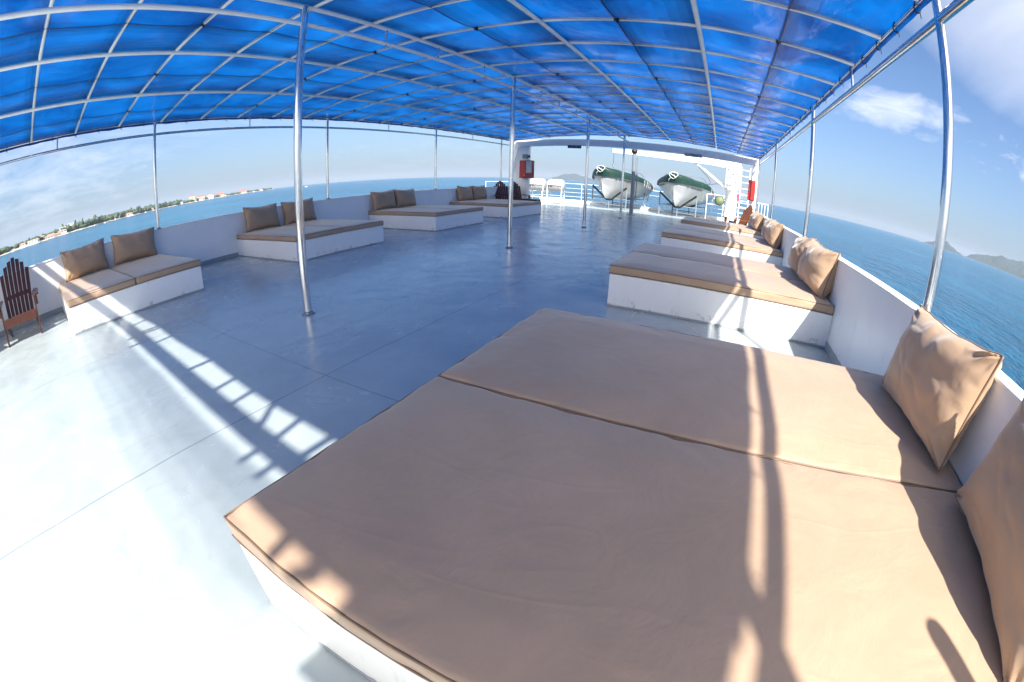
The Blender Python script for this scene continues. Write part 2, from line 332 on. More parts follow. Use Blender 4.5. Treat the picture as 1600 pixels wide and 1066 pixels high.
for x,z,p in ((PXL,ZE-.235,.024),(PXR,ZE-.235,.034),(XC,ZR-.225,.026)):
    mb=MB(); mb.tube([(x,YR0,z),(x,RIBS[-1]+.05,z)],p,10); mb.build('lower_rail','stainless' if x!=XC else 'roof_pipe',cf)
for x,ys,z0,z1,rad in ((PXL,POSTY_L,HW,ZE,.036),(XC,POSTY_C,0,ZR-.03,.043),(PXR,POSTY_R,HW,ZE,.035)):
    for y in ys:
        mb=MB(); mb.tube([(0,0,0),(0,0,z1-z0)],rad,16); p=mb.build('post','stainless',cf); p.location=(x,y,z0)
        fl=MB(); fl.lathe([(rad+.03,.001),(rad+.03,.010),(rad+.006,.014),(rad+.004,.03)],20); fl.build('flange','steel_grey',p)
        if x==XC:
            for k in range(4):
                bo=MB(); w=math.pi/4+k*math.pi/2; bo.lathe([(.010,.011),(.010,.020),(.006,.024)],6,Matrix.Translation(((rad+.018)*math.cos(w),(rad+.018)*math.sin(w),0))); bo.build('bolt','stainless',p)
    for a,b2 in zip(ys[:-1],ys[1:]):
        k=2 if x==XC else 1
        for q in ((a+b2)/2,) if x!=XC else (a+(b2-a)*.27,a+(b2-a)*.5,a+(b2-a)*.77):
            mb=MB(); mb.tube([(x,q,z1-.225),(x,q,z1-.01)],.017,8); mb.build('strut','stainless',cf)
STR=[(a+b2)/2 for a,b2 in zip([XL]+PURL,PURL+[XR])]
cl=None
for x in STR:
    for y in RIBS[3::3]:
        if cl is None:
            mb=MB(); mb.tube([(0,-.028,0),(0,.028,0)],.029,8); mb.tube([(0,0,-.02),(.0,0,-.05)],.008,6); cl=mb.build('clamp','black_rubber',cf); cl.rotation_euler=(0,0,R(90)); cl.location=(x,y,arch(x))
        else: share(cl,(x,y,arch(x)),cf)

# tarpaulin
tp=thing('tarpaulin','blue translucent tarpaulin roof stretched over the silver pipe frame','tarpaulin')
XT0,XT1=XL-.02,XR+.03
XS=[XT0]; edges=[XL]+PURL+[XR]
def tarp_z(x,y):
    z=arch(min(max(x,XL),XR))+.026
    cx=0.0
    for a,b2 in zip(edges[:-1],edges[1:]):
        if a<=x<=b2: cx=math.sin(math.pi*(x-a)/(b2-a))
    ph=((y-RIBS[0])/.877)%1.0; cy=math.sin(math.pi*ph)
    z+= -.024*cx*cy -.022*cx + .012*noise.noise((x*1.3,y*1.3,0))*min(cx*cy*3,1)
    return z
mb=MB(); mb.grid(lambda u,v:(XT0+(XT1-XT0)*u,YA+(YB-YA)*v,tarp_z(XT0+(XT1-XT0)*u,YA+(YB-YA)*v)),110,190)
# hems turned down along both eaves
mb.grid(lambda u,v:(XT1+.005+.012*noise.noise((v*40,u,1)),YA+(YB-YA)*v,tarp_z(XT1,YA+(YB-YA)*v)-.085*u-.02*u*noise.noise((v*60,3,1))),3,190)
mb.grid(lambda u,v:(XT0-.005-.012*noise.noise((v*40,u,5)),YA+(YB-YA)*v,tarp_z(XT0,YA+(YB-YA)*v)-.075*u-.02*u*noise.noise((v*60,9,1))),3,190)
mb.build('sheet','blue_tarpaulin',tp)
# unseen sheets behind the main roof, added to shape the sun patches
mb=MB(); mb.grid(lambda u,v:(.60+(XT1-.60)*u,-2.08-.50*v,tarp_z(.60+(XT1-.60)*u,.05)+.01),20,4); mb.build('rear_blocker','blue_tarpaulin',tp)
mb=MB(); mb.grid(lambda u,v:(XT0+2.3*u,-2.08-5.0*v,tarp_z(XT0+2.3*u,.05)+.01),16,20); mb.build('rear_blocker','blue_tarpaulin',tp)
for q,wd in enumerate((.20,.32,.46,.62)):  # see-through layers, unseen, added to soften the shadow edge on the deck
    mb=MB(); mb.grid(lambda u,v:(XT0+2.35+(.58-XT0-2.35)*u,-2.08-wd*v,tarp_z(XT0+2.35+(.58-XT0-2.35)*u,.05)+.012+.012*q),50,4); mb.build('soft_blocker','soft_blocker',tp)
mb=MB(); mb.grid(lambda u,v:(-.15+(XT1+.15)*u,-1.85+.225*v,arch(min(XR,-.15+(XT1+.15)*u))+.05),16,2); mb.build('corner_blocker','blue_tarpaulin',tp)  # unseen, added to cut off the sun stripes at the near daybed
for xa,xb in ((.64,1.03),(1.13,XT1)):
    mb=MB(); mb.grid(lambda u,v:(xa+(xb-xa)*u,-2.12+.262*v,arch(min(XR,xa+(xb-xa)*u))+.052),10,2); mb.build('corner_blocker','blue_tarpaulin',tp)
mb=MB(); mb.tube([(.36,-1.88,arch(.36)),(.40,-2.10,arch(.36)+.03)],.022,6); mb.build('tie','dark_rope',tp)  # this and the next tie are unseen, added to notch the mattress's sun patch
mb=MB(); mb.tube([(.47,-2.10,arch(.47)+.03),(.52,-1.99,arch(.52)+.02)],.03,6); mb.build('tie','dark_rope',tp)
for x,dx in ((-5.0,.0),(-4.1,.05),(-3.0,.0),(-1.40,.02),(-1.10,.02),(-.84,.16),(-.52,.03)):
    mb=MB(); mb.tube([(x,YA+.02,arch(x)+.03),(x+dx,-1.80,arch(x)-.01)],.024,6); mb.build('tie','dark_rope',tp)
for x in (-5.7,-3.2,-.48,-.30):
    mb=MB(); mb.tube([(x,-1.90,arch(x)),(x+.02,-2.10,arch(x)+.03)],.024,6); mb.build('tie','dark_rope',tp)
for x in PURL+[XL]:  # nested dark strips, added to grade the sheet darker beside pipes and straps
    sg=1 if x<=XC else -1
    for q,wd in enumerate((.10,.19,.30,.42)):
        mb=MB(); mb.grid(lambda u,v:(x+sg*wd*u-sg*.02,YA+.02+(YB-YA-.04)*v,tarp_z(x+sg*wd*u-sg*.02,YA+.02+(YB-YA-.04)*v)-.020+.004*q),6,190); mb.build('dark_band','dark_film',tp)
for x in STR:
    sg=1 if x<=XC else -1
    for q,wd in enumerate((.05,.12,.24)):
        mb=MB(); mb.grid(lambda u,v:(x-sg*wd*u,YA+.02+(YB-YA-.04)*v,tarp_z(x-sg*wd*u,YA+.02+(YB-YA-.04)*v)-.020+.004*q),4,190); mb.build('dark_band','dark_film',tp)
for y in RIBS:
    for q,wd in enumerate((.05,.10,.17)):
        mb=MB(); mb.grid(lambda u,v:(XT0+.02+(XT1-XT0-.04)*u,y+.015-wd*v,tarp_z(XT0+.02+(XT1-XT0-.04)*u,y+.015-wd*v)-.024+.004*q-.001),110,3); mb.build('dark_band','dark_film',tp)
for x in STR:
    mb=MB(); mb.grid(lambda u,v:(x-.011+.022*u,YA+.02+(YB-YA-.04)*v,tarp_z(x,YA+.02+(YB-YA-.04)*v)-.026),1,190); mb.build('strap','seam_strap',tp)
lash=None
for x,s in ((PXR,1),(PXL,-1)):
    for k in range(40):
        y=YA+.25+k*.46
        if lash is None:
            pts=[(.024*math.cos(a),.010*math.sin(2*a),-.012+.045*math.sin(a)) for a in [2*math.pi*q/14 for q in range(14)]]
            mb=MB(); mb.tube(pts,.006,5,closed=True); mb.tube([(.02,0,-.05),(.028,.012,-.085)],.004,5); lash=mb.build('lashing','dark_rope',tp); lash.location=(x,y,ZE)
        else: share(lash,(x,y,ZE+.012*random.uniform(-1,1)),tp)

# ------------------------------------------------------------------ daybeds: base, two mattresses, pillows
def coords(h,r,n):
    a=[-h,-h+r*.25,-h+r*.6,-h+r]; b2=[-h+r+(2*h-2*r)*k/n for k in range(1,n)]
    return a+b2+[h-r,h-r*.6,h-r*.25,h]
def softbox(lx,ly,lz,r,nx,ny,nz,disp,seed=0):
    """rounded closed box centred on 0 with displacement"""
    H=(lx/2,ly/2,lz/2); cs=[coords(H[0],r,nx),coords(H[1],r,ny),coords(H[2],r,nz)]; mb=MB()
    def pt(p):
        q=Vector([max(-H[k]+r,min(H[k]-r,p[k])) for k in range(3)]); d=Vector(p)-q; n=d.normalized() if d.length>1e-6 else Vector((0,0,1))
        # faces: push to rounded surface
        P=q+n*r
        return P+disp(P,n)
    for ax in range(3):
        i,j=[k for k in range(3) if k!=ax]
        for sgn in(-1,1):
            def fn(u,v):
                p=[0,0,0]; p[ax]=sgn*H[ax]; p[i]=cs[i][round(u*(len(cs[i])-1))]; p[j]=cs[j][round(v*(len(cs[j])-1))]; return pt(p)
            mb.grid(fn,len(cs[i])-1,len(cs[j])-1)
    return mb
def weld(o):
    bm=bmesh.new(); bm.from_mesh(o.data); bmesh.ops.remove_doubles(bm,verts=bm.verts[:],dist=.0006); bmesh.ops.recalc_face_normals(bm,faces=bm.faces[:]); bm.to_mesh(o.data); bm.free()
ZB,ZC=.354,.450
def mattress(x0,x1,y0,y1,label,seed,fine=1):
    lx,ly,lz=x1-x0,y1-y0,ZC-ZB-.002
    def disp(P,n):
        ex=1-abs(P.x)/(lx/2); ey=1-abs(P.y)/(ly/2); e=max(0,min(ex*lx,ey*ly))
        top=max(0,n.z)
        puff=.014*min(1,(e/.35))*top
        w=noise.noise((P.x*2.2+seed*7,P.y*2.2,seed))*.006*top*min(1,e/.12+.3)
        near=math.exp(-e/.10)
        gath=.0045*near*noise.noise((P.x*13+seed,P.y*13,P.z*6))+.009*math.exp(-e/.14)*top*max(0,noise.noise((P.x*7+seed*3,P.y*7,7)))**1.5-.006*math.exp(-e/.30)*top*(1-min(1,abs(noise.noise((P.x*3.1+seed,P.y*3.1,3)))*5))**2
        side=(1-abs(n.z))*.008*noise.noise((P.x*5,P.y*5,P.z*10+seed))
        return Vector((n.x*(side+gath),n.y*(side+gath),puff+w+gath*top))
    nx=int(26*fine*lx/1.2); ny=int(26*fine*ly/1.2)
    mb=softbox(lx,ly,lz,.022,nx,ny,3,disp); o=mb.build('mattress','tan_fabric'); weld(o); o.location=((x0+x1)/2,(y0+y1)/2,(ZB+ZC)/2+.003)
    tag(o,label,'mattress','tan mattresses on the white daybed bases')
    pp=MB()
    for z,ins in ((lz/2-.008,.004),(-lz/2+.008,.004)):
        hx,hy=lx/2-ins,ly/2-ins; pts=[]
        per=[(-hx,-hy),(hx,-hy),(hx,hy),(-hx,hy)]
        for k in range(4):
            a,b2=per[k],per[(k+1)%4]; L=math.hypot(b2[0]-a[0],b2[1]-a[1]); nn=int(L/.05)
            for q in range(nn):
                t=q/nn; x=a[0]+(b2[0]-a[0])*t; y=a[1]+(b2[1]-a[1])*t
                pts.append((x+.003*noise.noise((x*9,y*9,seed)),y+.003*noise.noise((x*9,y*9,seed+4)),z+.003*noise.noise((x*6,y*6,seed+9))))
        pp.tube(pts,.0045,6,closed=True)
    pp.build('piping','piping_fabric',o)
    return o
def base(x0,x1,y0,y1,label):
    t=thing('daybed_base',label,'daybed base',((x0+x1)/2,(y0+y1)/2,0),0,'white boxed daybed bases along the bulwarks')
    hx,hy=(x1-x0)/2,(y1-y0)/2
    mb=MB(); mb.box(-hx,hx,-hy,hy,.022,ZB,.008); mb.build('box','white_paint',t)
    mb=MB(); mb.box(-hx-.003,hx+.003,-hy-.003,hy+.003,.001,.022,.003); mb.build('foot_trim','grey_trim',t)
    return t
def pillow_mesh(W=.90,H=.53,T=.150,nu=44,nv=30,seed=0):
    def pt(u,v,s):
        a=abs(u)**2.6; b2=abs(v)**2.6
        t=T*max(0,(1-a)*(1-b2))**.52
        x=W/2*u*(1-.075*(1-v*v)*abs(u)**3); z=H/2*v*(1-.10*(1-u*u)*abs(v)**3)
        # gathers that run in from the edges and corners
        eu,ev=1-abs(u),1-abs(v)
        topw=1.0 if v>0 else .35
        gz=math.exp(-ev/(.42 if v>0 else .16))*math.sin(u*13+2.5*noise.noise((u*2,seed,v*1.2))+seed+1.3*v)*(.55+.6*noise.noise((u*3,seed,1)))*topw
        gx=math.exp(-eu/.15)*math.sin(v*9+3*noise.noise((v*3,seed+5,u*2)))*.6
        cr=math.exp(-(eu*eu+ev*ev)/.10)*math.sin(math.atan2(ev+.01,eu+.01)*11+seed)
        fade=min(1,min(eu,ev)/.06)
        cz_=(1-min(1,abs(noise.noise((u*2.2+v*1.4+seed,v*2.6-u*.8,s*2+seed)))*2.4))**2*.006*(.3+.7*max(0,noise.noise((u*1.3,v*1.3,seed+3))+.4)); cz_*=min(1,min(eu,ev)/.15)
        d=(gz*.020+gx*.012+cr*.018)*fade-cz_+.020*noise.noise((u*1.7+seed,v*1.7,s*3.1))*min(1,min(eu,ev)/.2)+.006*noise.noise((u*3.4+seed,v*3.0,s*5.1))*min(1,min(eu,ev)/.2)
        sag=-.012*(1-abs(u))*(1 if v>0 else .3)
        zz=z+(sag if v>0 else 0)*v+.010*noise.noise((u*4+seed,v*2,2))*abs(v)**4
        return Vector((x,s*(t+d*(1 if t>.004 else 0)),zz+H/2))
    mb=MB()
    for s in(-1,1): mb.grid(lambda a,b2:pt(2*a-1,2*b2-1,s),nu,nv)
    me_o=mb
    loop=[pt(-1+2*k/40,-1,1) for k in range(40)]+[pt(1,-1+2*k/26,1) for k in range(26)]+[pt(1-2*k/40,1,1) for k in range(40)]+[pt(-1,1-2*k/26,1) for k in range(26)]
    pp=MB(); pp.tube(loop,.006,6,closed=True)
    return me_o,pp
PM=[]
for sd,f in ((1.3,1),(4.7,1),(8.1,1),(2.9,2.6)):
    a,b2=pillow_mesh(seed=sd,nu=int(44*f),nv=int(30*f)); PM.append((a.mesh('pillow'),b2.mesh('piping')))
    PM[-1][0].materials.append(MATS['pillow_fabric']); PM[-1][1].materials.append(MATS['piping_fabric'])
    bm=bmesh.new(); bm.from_mesh(PM[-1][0]); bmesh.ops.remove_doubles(bm,verts=bm.verts[:],dist=.0008); bmesh.ops.recalc_face_normals(bm,faces=bm.faces[:]); bm.to_mesh(PM[-1][0]); bm.free()
def pillow(side,y,label,kind,yaw=0,roll=0,tilt=13,dx=0):
    o=bpy.data.objects.new('pillow',PM[kind][0]); COL.objects.link(o); p=bpy.data.objects.new('piping',PM[kind][1]); COL.objects.link(p); p.parent=o
    x=(XR-.17-dx) if side>0 else (XL+.17+dx)
    # front (-Y local) faces into the deck
    Mx=Matrix.Translation((x,y,ZC+.012))@Matrix.Rotation(R(-90 if side>0 else 90)+R(yaw),4,'Z')@Matrix.Rotation(R(-tilt),4,'X')@Matrix.Rotation(R(roll),4,'Y')@Matrix.Diagonal((1,1.3 if side>0 and kind!=3 else 1,1,1))
    o.matrix_world=Mx; return tag(o,label,'pillow','tan pillows leaning on the bulwarks')
FL,FR=-6.193,-1.052
BEDS=[(-1,.346,2.466,'the left daybed beside the wooden armchair'),(-1,4.281,6.483,'the second left daybed behind the nearest centre post'),(-1,8.279,10.47,'the third daybed on the left'),(-1,12.09,14.5,'the farthest left daybed before the red hose cabinet'),
      (1,.284,2.583,'the huge foreground daybed'),(1,4.375,6.537,'the second daybed on the right'),(1,8.438,10.815,'the third daybed on the right'),(1,12.724,15.0,'the farthest right daybed before the orange chair')]
for i,(s,a,b2,nm) in enumerate(BEDS):
    x0,x1=(XL+.002,FL) if s<0 else (FR,XR-.002)
    base(x0,x1,a,b2,'white boxed base of '+nm)
    mid=(a+b2)/2 if i!=4 else 1.395
    f=2.6 if i==4 else 1
    e=.004
    mattress(x0+.004-(.012 if s>0 else 0),x1-.004+(.012 if s<0 else 0),a-.008,mid-e,'tan mattress, near half of '+nm,i*2+1,f)
    mattress(x0+.004-(.012 if s>0 else 0),x1-.004+(.012 if s<0 else 0),mid+e,b2+.008,'tan mattress, far half of '+nm,i*2+2,f)
PIL=[(-1,.95,'left pillow on the first left daybed, nearest the wooden armchair',0,2,-2),(-1,1.95,'right pillow on the first left daybed, leaning before the water',1,-3,2),
 (-1,4.90,'left pillow on the second left daybed, beside the centre post',1,3,1),(-1,5.92,'right pillow on the second left daybed, half hidden by the post',2,-2,-1),
 (-1,8.78,'left pillow on the third left daybed',2,0,-1),(-1,9.68,'right pillow on the third left daybed',0,2,1),
 (-1,12.85,'left pillow on the farthest left daybed',0,3,2),(-1,13.80,'right pillow on the farthest left daybed, next to the dark chairs',1,-2,0),
 (1,1.93,'large wrinkled pillow at the far corner of the foreground daybed',3,0,-2),(1,.86,'pillow cut off by the right photo edge on the foreground daybed',3,-2,3),
 (1,5.0,'front pillow of the leaning pair on the second right daybed',1,6,2),(1,5.92,'rear pillow of the leaning pair on the second right daybed',2,-4,-3),
 (1,9.25,'front pillow on the third right daybed',0,4,2),(1,10.2,'rear pillow on the third right daybed',1,-3,-1),
 (1,13.35,'front pillow on the farthest right daybed',2,3,1),(1,14.4,'rear pillow on the farthest right daybed beside the orange chair',0,0,0)]
for s,y,lab,k,yw,rl in PIL: pillow(s,y,lab,k,yw,rl)

# ------------------------------------------------------------------ adirondack chairs (local: faces +x, base at 0)
def chair(label,mt,loc,rz,group):
    t=thing('wooden_armchair',label,'armchair',loc,rz,group)
    # sloping seat slats
    def seat_z(x): return .36-.20*(.28-x)/.62   # x from .28 (front) to -.34 (back)
    mb=MB()
    for k in range(7):
        x=.25-k*.085; mb.box(-.036,.036,-.27,.27,-.009,.009,.003,Matrix.Translation((x,0,seat_z(x)+.012))@Matrix.Rotation(R(-18),4,'Y'))
    mb.box(.272,.296,-.29,.29,.25,.37,.004); mb.build('seat',mt,t)
    # fan back: 7 slats, leaning back, arched top
    Mb=Matrix.Translation((-.20,0,.20))@Matrix.Rotation(R(-24),4,'Y'); mb=MB()
    for k in range(7):
        q=k-3; y=q*.072; topw=q*.083; L=1.03-.020*q*q
        poly=[(y-.030,0),(y+.030,0),(topw+.036,L-.012*abs(q)-(.02 if q>0 else 0)),(topw-.036,L-.012*abs(q)-(.02 if q<0 else 0))]
        mb.prism([(a,b2) for a,b2 in poly],-.009,.009,Mb@Matrix(((0,0,1,0),(1,0,0,0),(0,1,0,0),(0,0,0,1))))
    mb.build('backrest',mt,t)
    mb=MB(); mb.box(-.036,-.012,-.26,.26,.40,.46,.003,Mb); mb.build('back_brace',mt,t); mb=MB(); mb.box(-.036,-.012,-.24,.24,.06,.12,.003,Mb); mb.build('back_brace',mt,t)
    for s in(-1,1):
        mb=MB(); y=s*.335; Ma=Matrix.Translation((0,y,.575)); mb.prism([(.36,-.06),(.38,0),(.36,.06),(-.12,.065 if s>0 else .045),(-.42,.035),(-.42,-.035),(-.12,-.045 if s>0 else -.065)],-.011,.011,Ma); mb.build('armrest',mt,t)
        mb=MB(); a,b2=sorted((s*.295,s*.32)); mb.box(.19,.29,a,b2,0,.562,.004); a,b2=sorted((s*.322,s*.36)); mb.prism([(.20,.562),(.28,.562),(.24,.42)],a,b2,Matrix(((1,0,0,0),(0,0,1,0),(0,1,0,0),(0,0,0,1)))); mb.build('front_leg',mt,t)
        mb=MB(); a,b2=sorted((s*.268,s*.292)); mb.prism([(.29,.36),(.29,.26),(-.50,0.0),(-.62,0.0),(-.60,.06),(-.30,.17)],a,b2,Matrix(((1,0,0,0),(0,0,1,0),(0,1,0,0),(0,0,0,1)))); mb.build('rear_leg',mt,t)
    return t
GC='slatted wooden armchairs on the deck'
chair('dark slatted wooden armchair beside the first left daybed','mahogany',(-7.52,-.46,0),0,GC)
def more(label,loc,rz): return dup(CH,loc,rz,label,GC)
CH=[o for o in bpy.data.objects if o.name.startswith('wooden_armchair')][0]
CH.location=(-7.52,-.46,0)
more('dark wooden armchair cut off by the left photo edge',(-7.42,-1.42,0),R(4))
more('nearer of two dark armchairs behind the farthest left daybed',(-8.0,15.15,0),R(-42))
more('farther of two dark armchairs beside the steel post and red cabinet',(-7.85,16.15,0),R(-36))
chair('orange brown wooden armchair behind the farthest right daybed','teak_orange',(.66,15.75,0),R(212),GC)

# ------------------------------------------------------------------ gantry at the end of the roof
YG=17.12
ga=thing('gantry','white portal beam with a broad left leg spanning the end of the roof','gantry',(0,0,0))
def gb(x): return 2.63+.12*math.sin(math.pi*min(1,max(0,(x+8.6)/9.9))**.8)
mb=MB(); n=24
prof=[(-.13,0),(.13,0),(.13,.27),(-.13,.27)]
v=[(-8.62+(1.42+8.62)*k/n,YG+p[0],gb(-8.62+(1.42+8.62)*k/n)+p[1]) for k in range(n+1) for p in prof]
f=[(k*4+q,k*4+(q+1)%4,(k+1)*4+(q+1)%4,(k+1)*4+q) for k in range(n) for q in range(4)]+[(0,1,2,3),(n*4+3,n*4+2,n*4+1,n*4)]
mb.add(v,f); mb.build('beam','white_paint',ga)
mb=MB(); mb.box(-8.62,-7.90,YG-.10,YG+.10,.001,gb(-8.2)-.001,.01); mb.build('side_panel','white_paint',ga)
mb=MB(); mb.box(1.20,1.42,YG-.12,YG+.12,.001,gb(1.3)-.001,.01); mb.build('side_post','bright_white',ga)
mb=MB(); mb.tube([(-8.60,YG-.2,1.7),(-8.33,YG-.2,2.62)],.03,8); mb.tube([(-8.60,YG-.2,1.7),(-8.60,YG-.08,1.7)],.02,8); mb.tube([(-8.33,YG-.2,2.62),(-8.33,YG-.08,2.66)],.02,8); mb.build('brace','bright_white',ga)
def strokes(mb,x0,x1,z0,z1,n,y,seed,Mx=None):
    rn=random.Random(seed); w=(x1-x0)/n
    for k in range(n):
        if rn.random()<.16: continue
        a=x0+k*w+w*.12; b2=a+w*.68; hgt=z1-z0; t=w*.2
        mb.box(a,a+t,y-.002,y,z0,z1,0,Mx)
        if rn.random()<.7: mb.box(a+t,b2,y-.002,y,z1-t,z1,0,Mx)
        if rn.random()<.6: mb.box(a+t,b2,y-.002,y,z0+hgt*.42,z0+hgt*.42+t,0,Mx)
        if rn.random()<.5: mb.box(b2-t,b2,y-.002,y,z0,z1-t-.001,0,Mx)
for x0,x1,z0,z1,lab,inv in ((-6.15,-5.57,2.62,2.74,'dark name board under the gantry beam left of the centre posts',1),(-1.46,-.78,2.63,2.755,'grey name board with dark lettering under the gantry beam near the crane',0)):
    t=thing('sign_board',lab,'sign',(0,0,0)); mb=MB(); mb.box(x0,x1,YG-.175,YG-.155,z0,z1,.003); mb.build('board','ink' if inv else 'sign_grey',t)
    mb=MB(); strokes(mb,x0+.08 if inv else x0+.2,x1-.06 if inv else x1-.14,z0+.035,z1-.03,12 if inv else 7,YG-.1755,3+inv); mb.build('lettering','sign_grey' if inv else 'ink',t)
    for x in (x0+.08,x1-.08): mb=MB(); mb.tube([(x,YG-.15,z1-.02),(x,YG-.135,z1+.02)],.006,6); mb.build('bracket','steel_grey',t)
t=thing('fire_hose_cabinet','red fire hose cabinet with a glazed door on the white left panel','hose cabinet',(-8.22,YG-.105,1.29))
mb=MB(); mb.box(0,.60,-.20,0,0,.76,.012); mb.build('case','dark_red',t); mb=MB(); mb.box(.31,.57,-.212,-.201,.22,.72,.004); mb.build('window','sign_grey',t)
mb=MB(); strokes(mb,.36,.53,.28,.50,3,-.2125,5); mb.build('lettering','cream',t); mb=MB(); mb.box(.03,.28,-.210,-.201,.03,.73,.006); mb.build('door','red_paint',t); mb=MB(); mb.tube([(.24,-.222,.1),(.24,-.222,.16)],.008,6); mb.build('handle','stainless',t)
t=thing('fire_extinguisher_cabinet','tall narrow red cabinet fixed to the white right gantry post','cabinet',(1.09,YG-.135,1.30))
mb=MB(); mb.box(-.03,.24,-.2,0,0,.76,.02); mb.build('case','red_paint',t); mb=MB(); mb.box(-.01,.22,-.212,-.201,.02,.74,.01); mb.build('door','red_paint',t); mb=MB(); mb.tube([(.0,-.225,.34),(.0,-.225,.44)],.01,6); mb.build('handle','stainless',t)
t=thing('loudspeaker','small grey horn loudspeaker above the red hose cabinet','loudspeaker',(-8.02,YG-.11,2.16))
mb=MB(); mb.box(-.12,.10,-.1,0,-.02,.16,.01); mb.build('bracket_box','steel_grey',t); mb=MB(); mb.lathe([(.02,0),(.03,.05),(.07,.12)],14,Matrix.Translation((.08,-.06,.05))@Matrix.Rotation(R(80),4,'Y')); mb.build('horn','ink',t)
t=thing('side_table','low dark wooden table beside the two far left armchairs','table',(-7.15,15.75,0))
mb=MB()
for k in range(4): mb.box(-.34+k*.172,-.34+k*.172+.162,-.26,.26,.43,.46,.004)
mb.build('table_top','mahogany',t); mb=MB(); mb.box(-.31,.31,-.23,.23,.34,.429,.003); mb.build('apron','mahogany',t)
for sx in(-1,1):
    for sy in(-1,1): mb=MB(); mb.box(sx*.30-.03,sx*.30+.03,sy*.22-.03,sy*.22+.03,0,.34,.004); mb.build('leg','mahogany',t)
t=thing('paper_box','white paper box standing in front of the low dark table','box',(-7.05,15.40,0)); mb=MB(); mb.box(-.1,.1,-.07,.07,.001,.30,.01); mb.build('carton','cream',t); mb=MB(); mb.box(-.104,.104,-.074,.074,.30,.33,.006); mb.build('lid','bright_white',t)
t=thing('blue_bucket','blue plastic bucket seen under the arm of the orange chair','bucket',(.56,16.6,.0)); mb=MB(); mb.lathe([(.10,0),(.15,.42),(.158,.42),(.158,.45),(.14,.45),(.13,.40),(.0,.40)],18); mb.build('pail','blue_plastic',t); mb=MB(); mb.tube([(.155*math.cos(a),0,.44+.12*math.sin(a)) for a in [math.pi*k/10 for k in range(11)]],.006,6); mb.build('handle','stainless',t)

# ------------------------------------------------------------------ stern equipment
def rail_run(mb,pts,hs,rad=.018,step=1.2):
    for h in hs: mb.tube([(p[0],p[1],h) for p in pts],rad if h==hs[-1] else rad*.7,8)
rl=thing('deck_railing','white pipe railing across the far end of the open deck','railing')
for hh in (.32,.56,.80,1.08): mb=MB(); mb.tube([(p[0],p[1],hh) for p in ((-10.3,17.6),(-10.3,24.2),(2.1,24.2))],.014 if hh>1 else .008,8); mb.build('rail','white_paint',rl)
sp=None
for x,y in [(-10.3,17.6+1.32*k) for k in range(5)]+[(-10.3+1.2399*k,24.2) for k in range(11)]:
    if sp is None: mb=MB(); mb.tube([(0,0,.0),(0,0,1.08)],.014,8); sp=mb.build('stanchion','white_paint',rl); sp.location=(x,y,0.002)
    else: share(sp,(x,y,.002),rl)
rl=thing('guard_rail','short white upright-bar guard rail outside the right gantry post','railing')
for z in (.12,1.25): mb=MB(); mb.tube([(1.5,18,z),(2.02,18,z)],.02,8); mb.build('rail','bright_white',rl)
for x in (1.5,1.63,1.76,1.89,2.02): mb=MB(); mb.tube([(x,18,.002),(x,18,1.25)],.016,8); mb.build('bar','bright_white',rl)
# life rafts in cradles
def raft(label,clabel,x):
    t=thing('life_raft',label,'life raft',(x,20.7,.97),R(8),'white life raft canisters on the far left deck')
    L=.94; prof=[(.0,-L/2),(.16,-L/2+.01),(.26,-L/2+.06),(.31,-L/2+.14),(.318,-.03)]; Mx=Matrix.Rotation(R(90),4,'Y')
    mb=MB(); mb.lathe(prof+[(.318,.03)]+[(r2,-z) for r2,z in prof[:-1][::-1]],28,Mx); mb.build('canister','raft_white',t)
    mb=MB(); mb.lathe([(.318,-.024),(.335,-.02),(.335,.02),(.318,.024)],28,Mx); mb.build('joint_band','grey_trim',t)
    for xx in(-.24,.24): mb=MB(); mb.lathe([(.322,-.016),(.329,-.012),(.329,.012),(.322,.016)],28,Matrix.Translation((xx,0,0))@Mx); mb.build('strap','sign_grey',t)
    mb=MB()
    for q in range(3): mb.box(-.40,-.12,-.3195,-.3185,.05-q*.06,.075-q*.06)
    mb.build('lettering','ink',t)
    c=thing('raft_cradle',clabel,'cradle',(x,20.7,0),R(8),'white pipe cradles under the life rafts'); 
    for sx in(-1,1):
        for sy in(-1,1): mb=MB(); mb.tube([(sx*.36,sy*.36,0.001),(sx*.36,sy*.36,1.12)],.018,8); mb.build('leg','bright_white',c)
        mb=MB(); mb.tube([(sx*.36,-.36,.86)]+[(sx*.36,.345*math.cos(a),.94+.345*math.sin(a)) for a in [R(195+15*k) for k in range(11)]]+[(sx*.36,.36,.86)],.02,8); mb.build('saddle','bright_white',c)
    for sy in(-1,1): mb=MB(); mb.tube([(-.36,sy*.36,1.0),(.36,sy*.36,1.0)],.018,8); mb.build('side_bar','bright_white',c); mb=MB(); mb.tube([(-.36,sy*.36,.35),(.36,sy*.36,.35)],.018,8); mb.build('side_bar','bright_white',c)
raft('white life raft canister nearest the left panel','pipe cradle under the life raft canister nearest the left panel',-9.05)
raft('white sunlit life raft canister nearer the lifeboats','pipe cradle under the life raft canister nearer the lifeboats',-8.05)
